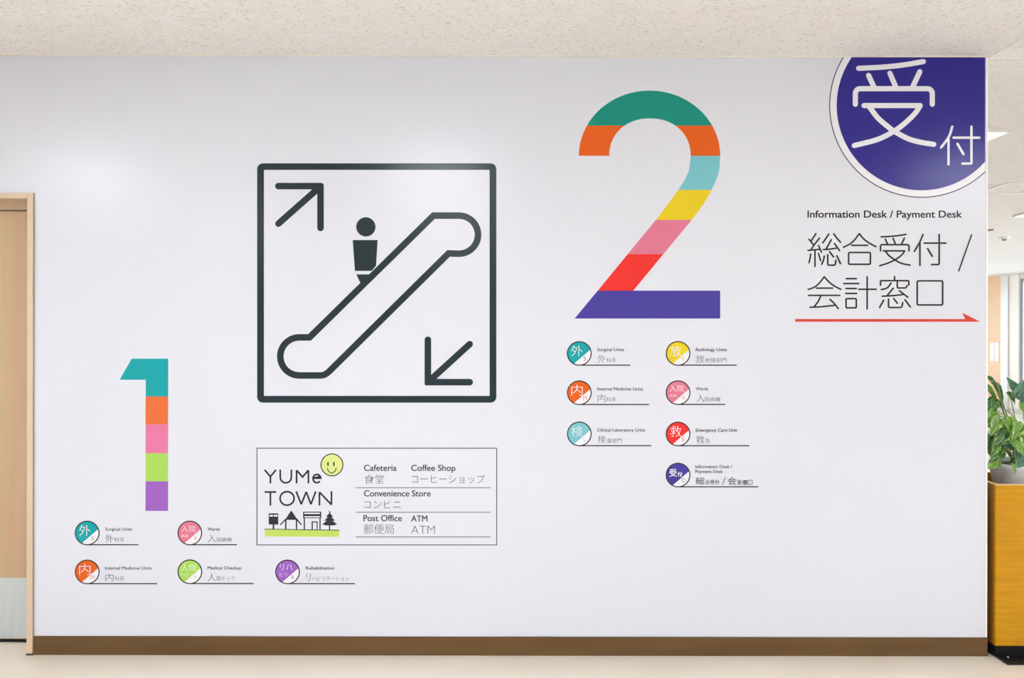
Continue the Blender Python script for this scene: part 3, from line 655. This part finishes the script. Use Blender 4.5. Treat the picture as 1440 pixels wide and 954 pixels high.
# leaves
def leaf_mat(name, dark, lightc, edge, amt):
    m = mat(name, dark, 0.32); N, L, b = nodes(m)
    tc = N.new('ShaderNodeTexCoord'); no = N.new('ShaderNodeTexNoise'); no.inputs['Scale'].default_value = 5; no.inputs['Detail'].default_value = 3; no.inputs['Distortion'].default_value = 1.0
    mp = N.new('ShaderNodeMapping'); mp.inputs['Scale'].default_value = (2.2, .7, 1); L.new(tc.outputs['UV'], mp.inputs[0]); L.new(mp.outputs[0], no.inputs[0])
    oi = N.new('ShaderNodeObjectInfo'); am = N.new('ShaderNodeVectorMath'); am.operation = 'ADD'
    L.new(mp.outputs[0], am.inputs[0]); L.new(oi.outputs['Location'], am.inputs[1]); L.new(am.outputs[0], no.inputs[0])
    cr = N.new('ShaderNodeValToRGB'); cr.color_ramp.elements[0].position = .5-amt; cr.color_ramp.elements[0].color = dark
    e = cr.color_ramp.elements.new(.54); e.color = lightc; cr.color_ramp.elements[-1].position = .66; cr.color_ramp.elements[-1].color = edge
    L.new(no.outputs[0], cr.inputs[0]); L.new(cr.outputs[0], b.inputs['Base Color'])
        # thin leaf: some light passes through
    tl = N.new('ShaderNodeBsdfTranslucent'); mi = N.new('ShaderNodeMixShader'); mi.inputs[0].default_value = .25
    L.new(cr.outputs[0], tl.inputs[0]); L.new(b.outputs[0], mi.inputs[1]); L.new(tl.outputs[0], mi.inputs[2]); L.new(mi.outputs[0], N['Material Output'].inputs[0])
    return m
LM = [leaf_mat('deep_green_leaf', rgb(26, 64, 28), rgb(60, 116, 46), rgb(190, 212, 130), .1), leaf_mat('fresh_green_leaf', rgb(52, 104, 34), rgb(120, 168, 54), rgb(222, 232, 150), .12),
      leaf_mat('blue_green_leaf', rgb(44, 92, 72), rgb(74, 122, 96), rgb(170, 196, 160), .06)]
rnd = random.Random(7)
def leaf_mesh(width, fold, droop, name):
    """unit-length leaf along +Y, broad heart shape, midrib folded, tip drooping"""
    bm = bmesh.new(); uvl = bm.loops.layers.uv.new('uv'); rows = []
    prof = [(0, .02), (.04, .55), (.14, .88), (.3, 1.0), (.5, .88), (.7, .6), (.86, .28), (.96, .08), (1, 0.005)]
    for t, wf_ in prof:
        hw = wf_*width/2; z = -droop*t*t
        back = -0.07*wf_ if t < .1 else 0
        rows.append([bm.verts.new((s*hw, t+(back if abs(s) == 1 else 0), z+fold*abs(s)*hw*2-0.25*fold*(abs(s)**2)*hw*3*0.3+0.012*math.sin(t*14+s*2)*abs(s))) for s in (-1, -.5, 0, .5, 1)])
    for i, (A, B) in enumerate(zip(rows[:-1], rows[1:])):
        for k in range(4):
            f = bm.faces.new((A[k], A[k+1], B[k+1], B[k])); f.smooth = True
            for lp, (u, v) in zip(f.loops, ((k/4, i/8), ((k+1)/4, i/8), ((k+1)/4, (i+1)/8), (k/4, (i+1)/8))): lp[uvl].uv = (u, v)
    me = bpy.data.meshes.new(name); bm.to_mesh(me); bm.free(); return me
shapes = []
for w_, f_, d_ in ((.58, .25, .12), (.50, .35, .3), (.66, .18, .22), (.42, .4, .4)):
    for mi in range(3):
        me = leaf_mesh(w_, f_, d_, 'leaf'); me.materials.append(LM[mi]); shapes.append(me)
def leaf(base, tip, normal, shape, mi, root_pt=None, stem=True):
    base = Vector(base); tip = Vector(tip); y = (tip-base); ln = y.length; y.normalize()
    n = Vector(normal); x = y.cross(n).normalized(); z = x.cross(y)
    o = bpy.data.objects.new('leaf', shapes[shape*3+mi]); col.objects.link(o); o.parent = pt
    o.matrix_local = Matrix.Translation(base-world_loc(pt)) @ Matrix((x, y, z)).transposed().to_4x4() @ Matrix.Scale(ln, 4)
    if stem:
        r = Vector(root_pt) if root_pt else Vector((PC.x+rnd.uniform(-.06, .06), PC.y+rnd.uniform(-.06, .06), 0.83))
        mid = (r+base)/2; mid.z = max(mid.z, base.z-.02) if base.z > 1.0 else mid.z+.06
        pts = []
        for k in range(9):
            t = k/8; pts.append(r*(1-t)**2+mid*2*t*(1-t)+base*t*t)
        bm = bmesh.new(); prev = None
        for k, p in enumerate(pts):
            dd = (pts[min(k+1, 8)]-pts[max(k-1, 0)]).normalized(); u = dd.cross(Vector((0, 1, .1))).normalized(); v = dd.cross(u); rr = .0028-.0012*k/8
            ring = [bm.verts.new(p+(u*math.cos(q*math.pi*2/5)+v*math.sin(q*math.pi*2/5))*rr) for q in range(5)]
            if prev:
                for q in range(5): bm.faces.new((prev[q], prev[(q+1) % 5], ring[(q+1) % 5], ring[q]))
            prev = ring
        mesh_obj('stem', bm, M['stem'], pt, True)
# leaves the photograph shows singly (pixel, depth)
def LP(x, y, Y): return P(x, y, Y)
key = [((1434, 562), (1418, 529), .06, .10, 0, 2, (.25, -1, .1)), ((1433, 561), (1444, 533), .06, .02, 2, 2, (-.35, -1, .2)), ((1434, 562), (1462, 550), .06, .0, 2, 2, (-.1, -.8, .6)),
       ((1386, 531), (1407, 541), .16, .12, 3, 0, (.1, -.7, .8)), ((1394, 539), (1420, 566), .12, .08, 3, 0, (.5, -.8, .5)), ((1380, 543), (1412, 565), .18, .14, 3, 1, (.4, -.8, .6)), ((1416, 552), (1430, 566), .12, .08, 1, 0, (.2, -1, .4)),
       ((1399, 560), (1392, 582), .12, .08, 2, 0, (0, -1, .3)), ((1378, 566), (1405, 570), .2, .14, 2, 0, (.1, -.9, .5)), ((1438, 566), (1452, 592), .06, .02, 0, 1, (-.2, -1, .3)),
       ((1398, 578), (1388, 600), .1, .04, 1, 1, (0, -1, .4)), ((1404, 588), (1396, 612), .06, .02, 2, 1, (.2, -1, .5)), ((1416, 586), (1426, 612), .06, .0, 2, 1, (.1, -.9, .6)), ((1438, 596), (1424, 618), .02, -.02, 0, 1, (-.1, -1, .5)),
       ((1416, 606), (1400, 628), .04, .0, 2, 0, (.1, -1, .4)), ((1424, 612), (1440, 640), .02, -.03, 0, 1, (-.3, -1, .3)), ((1394, 612), (1388, 634), .08, .04, 1, 0, (0, -1, .3)), ((1402, 624), (1397, 642), .04, .0, 1, 1, (.2, -1, .4)),
       ((1410, 634), (1392, 650), .03, .0, 0, 0, (0, -1, .6)), ((1428, 632), (1434, 658), .02, -.03, 1, 2, (.2, -1, .1)), ((1404, 648), (1388, 658), .02, -.01, 2, 1, (0, -.9, .7)), ((1422, 652), (1430, 664), .0, -.03, 3, 1, (0, -1, .3)), ((1444, 640), (1434, 658), .0, -.02, 1, 2, (-.2, -1, .2))]
for b_, t_, Yb, Yt, sh, mi, nn in key: leaf(LP(*b_, Yb), LP(*t_, Yt), nn, sh, mi)
for k in range(84):
    az = rnd.uniform(0, 2*math.pi); el = rnd.uniform(-.1, 1.1)
    rad = rnd.uniform(.10, .24); c0 = Vector((PC.x, PC.y+.02, .90))
    dirv = Vector((math.cos(az)*math.cos(el), math.sin(az)*math.cos(el), math.sin(el)*.95))
    base = c0+dirv*rad
    if base.x < 2.215 and base.y < .30: base.x = 2.215+rnd.uniform(0, .05)
    if base.y < -.06: base.y = -.06
    tip = base+(dirv+Vector((rnd.uniform(-.6, .6), rnd.uniform(-.6, .6), rnd.uniform(-1.0, .2)))).normalized()*rnd.uniform(.055, .10)
    if tip.x < 2.18 and tip.y > -.03: tip.x = 2.2
    if tip.z < .80: tip.z = .80+rnd.uniform(0, .04)
    leaf(base, tip, (dirv+Vector((0, -.2, .8))).normalized(), rnd.randrange(4), rnd.choice((0, 0, 1, 1, 2)))
